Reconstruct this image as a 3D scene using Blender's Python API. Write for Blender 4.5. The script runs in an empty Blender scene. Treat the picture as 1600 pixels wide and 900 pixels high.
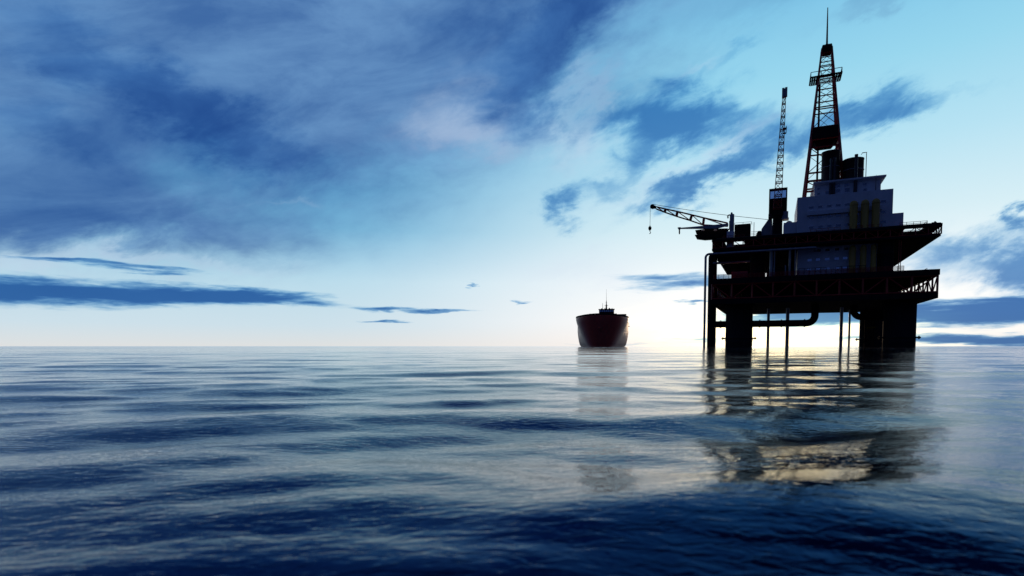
import bpy, math, random
import numpy as np
from mathutils import Vector, Matrix

random.seed(7)
S = bpy.context.scene
COL = S.collection
R = math.radians

# ------------------------------------------------------------------ camera
CAM_H = 0.55
PITCH = R(3.03)
FPX = 900.0                       # focal length in photo pixels (photo 1600 wide)
PV = 541 + FPX * math.tan(PITCH)  # row of the principal point
cam = bpy.data.cameras.new('camera')
cam.lens = FPX / 1600 * 36
cam.sensor_width = 36
cam.shift_y = (PV - 450) / 1600
cam.clip_start = 0.05
cam.clip_end = 60000
cam.dof.use_dof = True
cam.dof.focus_distance = 200
cam.dof.aperture_fstop = 2.4
cam_ob = bpy.data.objects.new('camera', cam)
COL.objects.link(cam_ob)
cam_ob.location = (0, 0, CAM_H)
cam_ob.rotation_euler = (R(90) - PITCH, 0, 0)
S.camera = cam_ob

S.view_settings.view_transform = 'Standard'
S.view_settings.look = 'None'
S.view_settings.exposure = 0
S.view_settings.gamma = 1
S.cycles.max_bounces = 6
S.cycles.glossy_bounces = 3
S.cycles.sample_clamp_indirect = 6
S.cycles.use_denoising = True
S.cycles.caustics_reflective = False
S.cycles.caustics_refractive = False


def ray(u, v):
    x = (u - 800) / FPX
    y = -(v - PV) / FPX
    return Vector((x, math.cos(PITCH) + y * math.sin(PITCH), -math.sin(PITCH) + y * math.cos(PITCH)))


def azel(u, v):
    d = ray(u, v).normalized()
    return math.atan2(d.x, d.y), math.asin(d.z)


def lin(r, g, b):
    f = lambda c: c / 255 / 12.92 if c / 255 <= 0.04045 else ((c / 255 + 0.055) / 1.055) ** 2.4
    return (f(r), f(g), f(b), 1)


# ------------------------------------------------------------------ sun
SUN_AZ, SUN_EL = R(22.0), R(4.5)
sun = bpy.data.lights.new('sun', 'SUN')
sun.energy = 2.6
sun.angle = R(0.6)
sun.color = (1.0, 0.72, 0.46)
sun_ob = bpy.data.objects.new('sun', sun)
COL.objects.link(sun_ob)
sd = Vector((math.sin(SUN_AZ) * math.cos(SUN_EL), math.cos(SUN_AZ) * math.cos(SUN_EL), math.sin(SUN_EL)))
sun_ob.rotation_euler = sd.to_track_quat('Z', 'Y').to_euler()

# ------------------------------------------------------------------ world: dusk sky with clouds
W = bpy.data.worlds.new('World')
S.world = W
W.use_nodes = True
nt = W.node_tree
nt.nodes.clear()


def N(kind, **kw):
    n = nt.nodes.new(kind)
    for k, v in kw.items():
        setattr(n, k, v)
    return n


def put(sock, val):
    if hasattr(val, 'is_linked') or isinstance(val, bpy.types.NodeSocket):
        nt.links.new(val, sock)
    else:
        sock.default_value = val


def M(op, a, b=None, c=None, clamp=False):
    n = N('ShaderNodeMath', operation=op, use_clamp=clamp)
    for i, x in enumerate((a, b, c)):
        if x is not None:
            put(n.inputs[i], x)
    return n.outputs[0]


def mixc(f, a, b):
    n = N('ShaderNodeMix', data_type='RGBA')
    put(n.inputs[0], f); put(n.inputs[6], a); put(n.inputs[7], b)
    return n.outputs[2]


def through(f, sky_, T):
    """light of the sky behind, coming through a cloud of optical thickness f (T = colour of full thickness)"""
    n = N('ShaderNodeCombineXYZ')
    for i in range(3):
        put(n.inputs[i], M('POWER', T[i], f))
    v = N('ShaderNodeVectorMath', operation='MULTIPLY')
    put(v.inputs[0], sky_); put(v.inputs[1], n.outputs[0])
    return v.outputs[0]


def sstep(x, lo, hi):
    n = N('ShaderNodeMapRange', interpolation_type='SMOOTHSTEP')
    put(n.inputs[0], x); n.inputs[1].default_value = lo; n.inputs[2].default_value = hi
    return n.outputs[0]


def ramp(x, stops):
    n = N('ShaderNodeValToRGB')
    put(n.inputs[0], x)
    e = n.color_ramp.elements
    while len(e) > 1:
        e.remove(e[-1])
    e[0].position, e[0].color = stops[0]
    for p, c in stops[1:]:
        k = e.new(p); k.color = c
    return n.outputs[0]


tc = N('ShaderNodeTexCoord')
sep = N('ShaderNodeSeparateXYZ')
nt.links.new(tc.outputs['Generated'], sep.inputs[0])
dx, dy, dz = sep.outputs
AZ = M('ARCTAN2', dx, dy)
EL = M('ARCSINE', dz)


def vec(a, b, c=0.0):
    n = N('ShaderNodeCombineXYZ')
    put(n.inputs[0], a); put(n.inputs[1], b); put(n.inputs[2], c)
    return n.outputs[0]


def noise(v, scale, detail=6, rough=0.55, dist=0.0):
    n = N('ShaderNodeTexNoise', noise_dimensions='3D')
    put(n.inputs['Vector'], v)
    n.inputs['Scale'].default_value = scale
    n.inputs['Detail'].default_value = detail
    n.inputs['Roughness'].default_value = rough
    n.inputs['Distortion'].default_value = dist
    return n.outputs['Fac'], n.outputs['Color']


# streaky coordinates: clouds are drawn out along a line rising to the right
ca, sa = math.cos(R(14)), math.sin(R(14))
AX = M('ADD', M('MULTIPLY', AZ, ca), M('MULTIPLY', EL, sa))
EX = M('SUBTRACT', M('MULTIPLY', EL, ca), M('MULTIPLY', AZ, sa))
high = vec(AX, M('MULTIPLY', EX, 1.9), 0.37)
low = vec(AZ, M('MULTIPLY', EL, 7.0), 4.1)
nA, nAc = noise(high, 5.0, 7, 0.56, 0.25)
nB, nBc = noise(high, 15.0, 9, 0.62, 0.3)
nL, nLc = noise(low, 9.0, 7, 0.6, 0.1)
sAc = N('ShaderNodeSeparateColor'); nt.links.new(nAc, sAc.inputs[0])
sBc = N('ShaderNodeSeparateColor'); nt.links.new(nBc, sBc.inputs[0])
sLc = N('ShaderNodeSeparateColor'); nt.links.new(nLc, sLc.inputs[0])
# high-cloud warp
wx = M('ADD', M('MULTIPLY', M('SUBTRACT', sAc.outputs[1], 0.5), 0.30), M('MULTIPLY', M('SUBTRACT', sBc.outputs[1], 0.5), 0.10))
wy = M('ADD', M('MULTIPLY', M('SUBTRACT', sAc.outputs[2], 0.5), 0.16), M('MULTIPLY', M('SUBTRACT', sBc.outputs[2], 0.5), 0.08))
PH = vec(M('ADD', AZ, wx), M('ADD', EL, wy))
PLv = vec(M('ADD', AZ, M('MULTIPLY', M('SUBTRACT', sLc.outputs[1], 0.5), 0.22)),
          M('ADD', EL, M('MULTIPLY', M('SUBTRACT', sLc.outputs[2], 0.5), 0.030)))


def blobs(P, lst):
    """sum of soft cloud puffs; each is (u, v, half-length, half-height, tilt, weight), turned into sky angles"""
    tot = None
    for (u, v, ru, rv, ang, w) in lst:
        a, e = azel(u, v)
        a1, _ = azel(u + ru, v)
        _, e1 = azel(u, v - rv)
        m = N('ShaderNodeMapping', vector_type='TEXTURE')
        nt.links.new(P, m.inputs[0])
        m.inputs[1].default_value = (a, e, 0)
        m.inputs[2].default_value = (0, 0, R(ang))
        m.inputs[3].default_value = (abs(a1 - a), abs(e1 - e), 1)
        d = N('ShaderNodeVectorMath', operation='DOT_PRODUCT')
        nt.links.new(m.outputs[0], d.inputs[0]); nt.links.new(m.outputs[0], d.inputs[1])
        g = M('POWER', 0.3679, d.outputs['Value'])
        tot = M('MULTIPLY', g, w) if tot is None else M('MULTIPLY_ADD', g, w, tot)
    return tot


# clear-sky gradient: one for the bright right half, one for the left
eln = M('DIVIDE', EL, R(45), clamp=True)


def elp(v):
    return max(0, azel(1000, v)[1]) / R(45)


right_c = ramp(eln, [(0.0, lin(250, 243, 238)), (elp(500), lin(253, 252, 252)), (elp(440), lin(244, 250, 253)),
                     (elp(360), lin(214, 238, 246)), (elp(260), lin(182, 226, 243)), (elp(150), lin(152, 214, 238)),
                     (elp(40), lin(128, 198, 232)), (1.0, lin(60, 120, 190))])
left_c = ramp(eln, [(0.0, lin(222, 224, 224)), (elp(510), lin(205, 224, 234)), (elp(440), lin(186, 220, 236)),
                    (elp(405), lin(160, 206, 230)), (elp(360), lin(122, 188, 222)), (elp(300), lin(104, 178, 218)), (elp(180), lin(96, 160, 212)),
                    (elp(40), lin(90, 145, 205)), (1.0, lin(45, 80, 150))])
lr = sstep(AZ, azel(470, 400)[0], azel(1080, 400)[0])
sky = mixc(lr, left_c, right_c)

tex = M('ADD', 0.40, M('MULTIPLY', nA, 1.2))
texB = M('ADD', 0.25, M('MULTIPLY', M('ADD', M('MULTIPLY', nA, 0.5), M('MULTIPLY', nB, 0.5)), 1.5))
texC = M('ADD', -0.05, M('MULTIPLY', M('ADD', M('MULTIPLY', nA, 0.40), M('MULTIPLY', nB, 0.60)), 2.1))
# pale blue veil over the left and the top
veil = blobs(PH, [(120, 150, 520, 260, 0, 1.3), (500, 60, 420, 200, 0, 1.0), (850, 20, 330, 150, 15, 0.85),
                  (80, 325, 330, 66, 0, 0.85), (760, 130, 160, 90, 30, 0.35), (1180, 10, 120, 40, 10, 0.3), (1400, -10, 130, 26, 5, 0.5)])
wisp, _ = noise(vec(M('ADD', AX, M('MULTIPLY', sAc.outputs[1], 0.12)), M('MULTIPLY', EX, 2.6), 9.0), 3.6, 9, 0.60, 0.5)
vcol = mixc(sstep(wisp, 0.30, 0.74), lin(62, 104, 163), lin(106, 150, 198))
sky = mixc(M('MULTIPLY', sstep(M('MULTIPLY', veil, tex), 0.05, 1.4), 0.97), sky, vcol)
# pink-white lit edges
glow = blobs(PH, [(770, 205, 120, 46, 0, 0.7), (690, 150, 90, 60, 30, 0.35), (1150, 215, 120, 22, 22, 0.8), (1010, 300, 90, 26, 15, 0.5), (900, 215, 60, 50, 30, 0.5), (1060, 120, 80, 14, 14, 0.4), (450, 318, 80, 12, 0, 0.3),
                  (940, 120, 60, 26, 40, 0.45), (250, 408, 230, 16, 0, 0.55), (40, 415, 130, 18, 0, 0.5), (1530, 420, 130, 24, -12, 0.8), (900, 420, 160, 40, 5, 0.5)])
sky = mixc(M('MULTIPLY', sstep(M('MULTIPLY', glow, texB), 0.05, 1.1), 0.58), sky, lin(208, 222, 240))
# darker blue bodies
darkL = blobs(PH, [(210, 140, 230, 60, -22, 0.75), (340, 195, 170, 42, -14, 0.8), (90, 215, 130, 40, -4, 0.6), (560, 130, 110, 60, 10, 0.15),
                   (60, 330, 230, 42, 0, 0.45), (840, 110, 140, 90, 20, 0.68), (740, 60, 120, 60, 0, 0.4), (830, 190, 45, 50, 70, 0.5), (900, 40, 110, 36, 30, 0.6)])
sky = through(M('MULTIPLY', sstep(M('MULTIPLY', darkL, texB), 0.0, 1.2), 0.46), sky, (0.08, 0.22, 0.50))
dark = blobs(PH, [(1070, 185, 150, 36, -2, 0.85), (985, 160, 70, 44, 10, 0.5), (1010, 225, 70, 30, 20, 0.4), (1130, 262, 130, 26, 22, 0.95), (1240, 225, 90, 20, 20, 0.6), (1365, 182, 75, 24, 8, 0.85), (1060, 300, 60, 22, 10, 0.5),
                  (885, 325, 24, 26, 0, 0.6), (960, 280, 90, 28, 28, 0.5), (1150, 88, 60, 18, 15, 0.35),
                  (1540, 398, 150, 36, -10, 0.85), (1590, 338, 30, 15, 0, 0.9), (1480, 155, 70, 12, 10, 0.25), (1640, 420, 90, 44, 0, 0.9)])
sky = through(M('MULTIPLY', sstep(M('MULTIPLY', dark, texC), 0.03, 1.15), 0.76), sky, (0.07, 0.21, 0.49))
# the low sun's glow behind the platform, brighter than the film holds
g1 = blobs(PLv, [(1230, 520, 180, 42, 0, 0.62), (1150, 520, 110, 28, 0, 0.25), (1370, 520, 40, 16, 0, 0.12)])
add1 = N('ShaderNodeMix', data_type='RGBA', blend_type='ADD')
put(add1.inputs[0], g1); put(add1.inputs[6], sky); add1.inputs[7].default_value = (2.1, 1.55, 0.50, 1)
sky = add1.outputs[2]
# long low streaks
tl = M('ADD', -0.15, M('MULTIPLY', nL, 2.3))
strk = blobs(PLv, [(60, 455, 230, 19, 0, 1.05), (380, 462, 130, 12, -1, 0.85), (200, 417, 110, 6, -2, 0.5), (60, 405, 80, 5, 0, 0.35), (590, 482, 45, 5, 0, 0.6), (695, 485, 50, 4, 0, 0.6), (600, 504, 34, 3, 0, 0.6),
                   (815, 472, 16, 4, 0, 0.55), (740, 446, 15, 4, -20, 0.35), (680, 411, 14, 4, -10, 0.25), (1050, 440, 90, 14, 0, 0.55), (1090, 470, 34, 4, 0, 0.6), (960, 538, 120, 3, 0, 0.22), (1090, 532, 40, 7, 0, 0.45),
                   (1260, 496, 150, 13, 0, 1.1), (1520, 488, 180, 17, -3, 1.2), (1340, 530, 120, 5, 0, 0.35), (1540, 530, 130, 9, -3, 0.95), (1590, 470, 60, 14, 0, 0.5)])
sky = through(M('MULTIPLY', sstep(M('MULTIPLY', strk, tl), 0.12, 0.78), 0.98), sky, (0.050, 0.17, 0.44))
# unseen sky above and behind the viewer, darkened to keep walls and water dim
back = M('MAXIMUM', sstep(dy, 0.66, 0.15), sstep(M('DIVIDE', dz, M('MAXIMUM', dy, 0.05)), 0.65, 0.86))
sky = mixc(back, sky, (0.016, 0.034, 0.120, 1))
# below the horizon
sky = mixc(sstep(dz, 0.0, -0.04), sky, (0.02, 0.04, 0.09, 1))
nish = N('ShaderNodeTexSky', sky_type='NISHITA')
nish.sun_disc = False
nish.sun_elevation = SUN_EL
nish.sun_rotation = SUN_AZ
sc_ = N('ShaderNodeVectorMath', operation='SCALE'); nt.links.new(sky, sc_.inputs[0]); sc_.inputs['Scale'].default_value = 10
ns_ = N('ShaderNodeVectorMath', operation='SCALE'); nt.links.new(nish.outputs[0], ns_.inputs[0]); ns_.inputs['Scale'].default_value = 0.008
ad_ = N('ShaderNodeVectorMath', operation='ADD'); nt.links.new(sc_.outputs[0], ad_.inputs[0]); nt.links.new(ns_.outputs[0], ad_.inputs[1])
bg = N('ShaderNodeBackground')
nt.links.new(ad_.outputs[0], bg.inputs[0])
bg.inputs[1].default_value = 0.1
wo = N('ShaderNodeOutputWorld')
nt.links.new(bg.outputs[0], wo.inputs[0])
W.cycles.sampling_method = 'MANUAL'
W.cycles.sample_map_resolution = 512

# ------------------------------------------------------------------ materials


def mat(name, c, rough=0.6, metal=0.0, var=0.35, scale=0.6, c2=None, spec=0.5):
    m = bpy.data.materials.new(name)
    m.use_nodes = True
    t = m.node_tree
    b = t.nodes['Principled BSDF']
    g = t.nodes.new('ShaderNodeTexCoord')
    mp = t.nodes.new('ShaderNodeMapping')
    mp.inputs[3].default_value = (1, 1, 0.25)
    n = t.nodes.new('ShaderNodeTexNoise')
    n.inputs['Scale'].default_value = scale
    n.inputs['Detail'].default_value = 8
    n.inputs['Roughness'].default_value = 0.65
    t.links.new(g.outputs['Object'], mp.inputs[0]); t.links.new(mp.outputs[0], n.inputs['Vector'])
    r = t.nodes.new('ShaderNodeValToRGB')
    r.color_ramp.elements[0].position = 0.35
    r.color_ramp.elements[1].position = 0.68
    a = c2 or tuple(x * (1 - var) for x in c)
    r.color_ramp.elements[0].color = (*a, 1)
    r.color_ramp.elements[1].color = (*c, 1)
    t.links.new(n.outputs['Fac'], r.inputs[0])
    t.links.new(r.outputs[0], b.inputs['Base Color'])
    b.inputs['Roughness'].default_value = rough
    b.inputs['Metallic'].default_value = metal
    b.inputs['Specular IOR Level'].default_value = spec
    return m


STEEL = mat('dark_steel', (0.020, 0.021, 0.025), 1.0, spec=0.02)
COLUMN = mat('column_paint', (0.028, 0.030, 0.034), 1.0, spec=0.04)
RED = mat('red_paint', (0.50, 0.030, 0.022), 0.5, c2=(0.28, 0.02, 0.016))
WHITE = mat('white_paint', (0.72, 0.72, 0.74), 0.55, var=0.18, scale=0.25)
GREY = mat('grey_paint', (0.32, 0.33, 0.36), 0.45, var=0.25)
PIPE = mat('pipe_steel', (0.30, 0.31, 0.33), 0.38, metal=0.6, var=0.3)
YELLOW = mat('yellow_paint', (0.62, 0.38, 0.06), 0.55, var=0.35)
SAFETY = mat('safety_yellow', (0.75, 0.42, 0.02), 0.5)
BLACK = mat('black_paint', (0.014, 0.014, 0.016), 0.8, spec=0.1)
GLASS = bpy.data.materials.new('tinted_glass')
GLASS.use_nodes = True
_t = GLASS.node_tree
_tr = _t.nodes.new('ShaderNodeBsdfTransparent'); _tr.inputs[0].default_value = (0.30, 0.40, 0.62, 1)
_mx = _t.nodes.new('ShaderNodeMixShader'); _mx.inputs[0].default_value = 0.12
_t.nodes['Principled BSDF'].inputs['Roughness'].default_value = 0.1
_t.links.new(_tr.outputs[0], _mx.inputs[1]); _t.links.new(_t.nodes['Principled BSDF'].outputs[0], _mx.inputs[2])
_t.links.new(_mx.outputs[0], _t.nodes['Material Output'].inputs[0])
RUST = mat('rusty_plate', (0.16, 0.07, 0.03), 0.8, c2=(0.04, 0.03, 0.03), scale=1.5)
WOOD = mat('deck_plate', (0.10, 0.085, 0.06), 0.8)
HULL = mat('hull_red', (0.74, 0.12, 0.085), 0.36, c2=(0.55, 0.085, 0.065), scale=0.12, spec=0.4)
HULL.node_tree.nodes['Principled BSDF'].inputs['Specular Tint'].default_value = (1.0, 0.42, 0.35, 1)
DARKPIPE = mat('dark_pipe', (0.05, 0.05, 0.055), 0.35, metal=0.7)
TINT = mat('tinted_window', (0.16, 0.19, 0.25), 0.2, metal=1.0, var=0.2)
STACK = mat('stack_paint', (0.022, 0.022, 0.025), 0.5, spec=0.3)
PANE = mat('window_glass', (0.42, 0.50, 0.62), 0.12, metal=1.0, var=0.2)
SHUTTER = mat('window_shutter', (0.03, 0.03, 0.035), 0.6)

# ------------------------------------------------------------------ mesh builder


class MB:
    """collects shapes in one frame, links them as ONE mesh object measured from origin o"""

    def __init__(self, o=(0, 0, 0)):
        self.v, self.f, self.sm = [], [], []
        self.o = Vector(o)

    def add(self, vs, fs, smooth=False):
        n = len(self.v)
        self.v += [Vector(p) - self.o for p in vs]
        for f in fs:
            self.f.append([n + i for i in f]); self.sm.append(smooth)
        return self

    def box(self, a, b):
        (x0, y0, z0), (x1, y1, z1) = a, b
        x0, x1 = sorted((x0, x1)); y0, y1 = sorted((y0, y1)); z0, z1 = sorted((z0, z1))
        vs = [(x, y, z) for z in (z0, z1) for y in (y0, y1) for x in (x0, x1)]
        return self.add(vs, [(0, 2, 3, 1), (4, 5, 7, 6), (0, 1, 5, 4), (2, 6, 7, 3), (0, 4, 6, 2), (1, 3, 7, 5)])

    def frustum(self, c0, sx0, sy0, c1, sx1, sy1):
        vs = []
        for c, sx, sy in ((c0, sx0, sy0), (c1, sx1, sy1)):
            for y in (-1, 1):
                for x in (-1, 1):
                    vs.append((c[0] + x * sx, c[1] + y * sy, c[2]))
        return self.add(vs, [(0, 2, 3, 1), (4, 5, 7, 6), (0, 1, 5, 4), (2, 6, 7, 3), (0, 4, 6, 2), (1, 3, 7, 5)])

    def tube(self, p, q, r, r2=None, n=10, caps=True):
        p, q = Vector(p), Vector(q)
        r2 = r if r2 is None else r2
        d = (q - p).normalized()
        up = Vector((0, 0, 1)) if abs(d.z) < 0.95 else Vector((1, 0, 0))
        a = d.cross(up).normalized(); b = a.cross(d)
        vs = []
        for c, rr in ((p, r), (q, r2)):
            for i in range(n):
                t = 2 * math.pi * i / n
                vs.append(c + a * math.cos(t) * rr + b * math.sin(t) * rr)
        self.add(vs, [(i, (i + 1) % n, n + (i + 1) % n, n + i) for i in range(n)], n > 6)
        if caps:
            self.add(vs, [list(range(n))[::-1], list(range(n, 2 * n))])
        return self

    def beam(self, p, q, w):
        return self.tube(p, q, w * 0.707, n=4)

    def path(self, pts, r, n=10):
        """one continuous round pipe through the points"""
        pts = [Vector(p) for p in pts]
        vs, prev = [], None
        for i, p in enumerate(pts):
            d = ((pts[min(i + 1, len(pts) - 1)] - p).normalized() + (p - pts[max(i - 1, 0)]).normalized()).normalized()
            if prev is None:
                up = Vector((0, 0, 1)) if abs(d.z) < 0.9 else Vector((1, 0, 0))
                a = d.cross(up).normalized()
            else:
                a = (prev - d * prev.dot(d)).normalized()
            prev = a
            b = a.cross(d)
            for k in range(n):
                t = 2 * math.pi * k / n
                vs.append(p + a * math.cos(t) * r + b * math.sin(t) * r)
        m = len(pts)
        fs = [(i * n + k, i * n + (k + 1) % n, (i + 1) * n + (k + 1) % n, (i + 1) * n + k) for i in range(m - 1) for k in range(n)]
        self.add(vs, fs, True)
        self.add(vs, [list(range(n))[::-1], list(range((m - 1) * n, m * n))])
        return self

    def lathe(self, c, prof, n=24):
        vs = [(c[0] + r * math.cos(2 * math.pi * k / n), c[1] + r * math.sin(2 * math.pi * k / n), c[2] + z) for r, z in prof for k in range(n)]
        m = len(prof)
        fs = [(i * n + k, i * n + (k + 1) % n, (i + 1) * n + (k + 1) % n, (i + 1) * n + k) for i in range(m - 1) for k in range(n)]
        self.add(vs, fs, True)
        return self.add(vs, [list(range(n))[::-1], list(range((m - 1) * n, m * n))])

    def prism(self, poly, y0, y1):
        """polygon in x-z pushed through y"""
        n = len(poly)
        vs = [(x, y0, z) for x, z in poly] + [(x, y1, z) for x, z in poly]
        return self.add(vs, [list(range(n)), list(range(n, 2 * n))[::-1]] + [(i, n + i, n + (i + 1) % n, (i + 1) % n) for i in range(n)])

    def build(self, name, m, parent=None):
        me = bpy.data.meshes.new(name)
        me.from_pydata(self.v, [], self.f)
        me.polygons.foreach_set('use_smooth', self.sm)
        me.materials.append(m)
        me.update()
        import bmesh
        bm = bmesh.new(); bm.from_mesh(me)
        bmesh.ops.recalc_face_normals(bm, faces=bm.faces)
        bm.to_mesh(me); bm.free()
        ob = bpy.data.objects.new(name, me)
        COL.objects.link(ob)
        if parent:
            ob.parent = parent
        return ob


def elbow(c, a, b, r, k=7):
    """arc of points for a bend whose corner is c, from direction a to direction b (unit vectors out of the corner)"""
    c, a, b = Vector(c), Vector(a), Vector(b)
    o = c + (a + b) * r
    return [o - b * r * math.cos(t) - a * r * math.sin(t) for t in [math.pi / 2 * i / k for i in range(k + 1)]]


# ------------------------------------------------------------------ the water
def water():
    rmin, rmax, NR = 0.5, 30000.0, 1500
    front = np.linspace(-R(56), R(56), 620)
    rest = np.linspace(R(56), 2 * math.pi - R(56), 90)[1:-1]
    az = np.concatenate([front, rest])
    NA = len(az)
    r = rmin * (rmax / rmin) ** (np.arange(NR) / (NR - 1))
    dr = r * math.log(rmax / rmin) / (NR - 1)
    X = r[:, None] * np.sin(az)[None, :]
    Y = r[:, None] * np.cos(az)[None, :]
    Z = np.zeros_like(X)
    rng = np.random.default_rng(42)
    # (wavelength range, how many, slope each, direction spread in degrees)
    for lo, hi, cnt, slope, spread in ((5.0, 12.0, 7, 0.014, 12), (2.4, 5.0, 8, 0.030, 13), (1.0, 2.4, 12, 0.036, 27), (0.35, 0.9, 14, 0.017, 36), (0.10, 0.3, 14, 0.006, 45)):
        for i in range(cnt):
            lam = lo * (hi / lo) ** rng.random()
            th = R(rng.normal(8, spread))
            k = 2 * math.pi / lam
            ph = rng.random() * 2 * math.pi
            A = slope * (0.6 + 0.8 * rng.random()) / k
            fade = np.clip((lam / dr - 4) / 4, 0, 1)[:, None]
            q = k * (X * math.sin(th) - Y * math.cos(th)) + ph
            env = 0.65 + 0.35 * np.sin(0.23 * k * (X * math.cos(th * 1.7 + 0.4) + Y * math.sin(th + 0.3)) + ph * 2.3)
            Z += A * fade * env * (np.sin(q) + 0.18 * np.cos(2 * q))
    Z *= (0.42 + 0.58 * np.exp(-(r / 9.0) ** 2))[:, None]      # the water lies calmer further out
    # one larger swell rolling in just ahead of the viewer, a lower one behind it
    wob = 0.26 * np.sin(1.1 * X + 0.5) + 0.14 * np.sin(2.7 * X + 0.6 * Y) - 0.08 * X
    Z += 0.105 * np.exp(-((Y - 2.0 + wob) / 1.45) ** 2) * (0.85 + 0.15 * np.sin(0.7 * X + 1.0))
    Z += 0.040 * np.exp(-((Y - 8.2 + 2.2 * wob) / 1.5) ** 2) * (0.6 + 0.4 * np.sin(0.35 * X + 2.0))
    vs = np.stack([X, Y, Z], -1).reshape(-1, 3)
    vs = np.vstack([vs, [[0, 0, 0]]])
    i = np.arange(NR - 1)[:, None]; j = np.arange(NA)[None, :]
    jn = (j + 1) % NA
    q = np.stack(np.broadcast_arrays(i * NA + j, i * NA + jn, (i + 1) * NA + jn, (i + 1) * NA + j), -1).reshape(-1, 4)
    tri = np.stack([np.full(NA, NR * NA), (np.arange(NA) + 1) % NA, np.arange(NA)], -1)
    me = bpy.data.meshes.new('sea')
    me.vertices.add(len(vs)); me.vertices.foreach_set('co', vs.astype(np.float32).ravel())
    nl = q.size + tri.size
    me.loops.add(nl); me.loops.foreach_set('vertex_index', np.concatenate([q.ravel(), tri.ravel()]).astype(np.int32))
    me.polygons.add(len(q) + len(tri))
    st = np.concatenate([np.arange(len(q)) * 4, len(q) * 4 + np.arange(len(tri)) * 3]).astype(np.int32)
    me.polygons.foreach_set('loop_start', st)
    me.update(calc_edges=True)
    me.polygons.foreach_set('use_smooth', np.ones(len(me.polygons), bool))
    m = bpy.data.materials.new('sea_water')
    m.use_nodes = True
    t = m.node_tree
    t.nodes.remove(t.nodes['Principled BSDF'])
    fr = t.nodes.new('ShaderNodeFresnel'); fr.inputs['IOR'].default_value = 1.27
    body = t.nodes.new('ShaderNodeBsdfDiffuse'); body.inputs['Color'].default_value = (0.0006, 0.002, 0.009, 1)
    gl = t.nodes.new('ShaderNodeBsdfGlossy'); gl.inputs['Roughness'].default_value = 0.04
    cr = t.nodes.new('ShaderNodeValToRGB')           # clear deep water: steep looks are bluer, grazing looks mirror the sky
    e = cr.color_ramp.elements
    e[0].position, e[0].color = 0.03, (0.08, 0.30, 0.95, 1)
    e[1].position, e[1].color = 0.45, (1, 1, 1, 1)
    k = e.new(0.12); k.color = (0.16, 0.42, 0.95, 1)
    k = e.new(0.26); k.color = (0.80, 0.91, 1.0, 1)
    t.links.new(fr.outputs[0], cr.inputs[0]); t.links.new(cr.outputs[0], gl.inputs['Color'])
    mxs = t.nodes.new('ShaderNodeMixShader')
    t.links.new(fr.outputs[0], mxs.inputs[0]); t.links.new(body.outputs[0], mxs.inputs[1]); t.links.new(gl.outputs[0], mxs.inputs[2])
    t.links.new(mxs.outputs[0], t.nodes['Material Output'].inputs['Surface'])
    g = t.nodes.new('ShaderNodeTexCoord')

    def nz(scale, sx, sy, det, rough):
        mp = t.nodes.new('ShaderNodeMapping'); mp.inputs[3].default_value = (sx, sy, 1)
        t.links.new(g.outputs['Object'], mp.inputs[0])
        n = t.nodes.new('ShaderNodeTexNoise')
        n.inputs['Scale'].default_value = scale; n.inputs['Detail'].default_value = det; n.inputs['Roughness'].default_value = rough
        n.inputs['Distortion'].default_value = 0.6
        t.links.new(mp.outputs[0], n.inputs['Vector'])
        return n.outputs['Fac']
    b1 = t.nodes.new('ShaderNodeBump'); b1.inputs['Strength'].default_value = 1.0; b1.inputs['Distance'].default_value = 0.0038
    t.links.new(nz(20, 0.6, 1.25, 3, 0.5), b1.inputs['Height'])
    b2 = t.nodes.new('ShaderNodeBump'); b2.inputs['Strength'].default_value = 1.0; b2.inputs['Distance'].default_value = 0.014
    t.links.new(nz(0.7, 0.4, 1.2, 3, 0.5), b2.inputs['Height'])
    t.links.new(b2.outputs[0], b1.inputs['Normal'])
    # far out, small wind ripples roughen the mirror
    ln = t.nodes.new('ShaderNodeVectorMath'); ln.operation = 'LENGTH'; t.links.new(g.outputs['Object'], ln.inputs[0])
    mr = t.nodes.new('ShaderNodeMapRange'); mr.inputs[1].default_value = 20; mr.inputs[2].default_value = 220; mr.inputs[3].default_value = 0.035; mr.inputs[4].default_value = 0.10
    t.links.new(ln.outputs['Value'], mr.inputs[0]); t.links.new(mr.outputs[0], gl.inputs['Roughness'])
    for q_ in (fr, body, gl):
        t.links.new(b1.outputs[0], q_.inputs['Normal'])
    me.materials.append(m)
    o = bpy.data.objects.new('water', me)
    COL.objects.link(o)
    o['kind'] = 'structure'
    return o


water()

# ------------------------------------------------------------------ platform frame
ROT = R(-24.3)                                  # the platform is turned away from the viewer
XH = Vector((math.cos(ROT), math.sin(ROT), 0))
YH = Vector((-math.sin(ROT), math.cos(ROT), 0))
_d = ray(1473, 348)
RC = Vector((_d.x / _d.y * 220, 220, 0))        # right front corner of the upper deck, at sea level
C0 = Vector((0, 0, CAM_H))
RIG_M = Matrix.Translation(RC) @ Matrix.Rotation(ROT, 4, 'Z')


def F(u, v, y):
    """measure on the platform's plane at depth y behind its front: (x, z)"""
    d = ray(u, v)
    t = (y - (C0 - RC).dot(YH)) / d.dot(YH)
    P = C0 + d * t
    return (P - RC).dot(XH), P.z


def Fx(u, v, y):
    return F(u, v, y)[0]


def Fzv(u, v, y):
    return F(u, v, y)[1]


def rad(u0, u1, v, y):
    """radius of an upright cylinder at depth y that spans columns u0..u1"""
    d = ray((u0 + u1) / 2, v)
    t = (y - (C0 - RC).dot(YH)) / d.dot(YH)
    P = C0 + d * t
    return (u1 - u0) / 2 * P.y / FPX * (P.y / math.hypot(P.x, P.y))


def G(u, v, z):
    """measure on a level plane: (x, y)"""
    d = ray(u, v)
    P = C0 + d * ((z - CAM_H) / d.z)
    return (P - RC).dot(XH), (P - RC).dot(YH)


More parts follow.
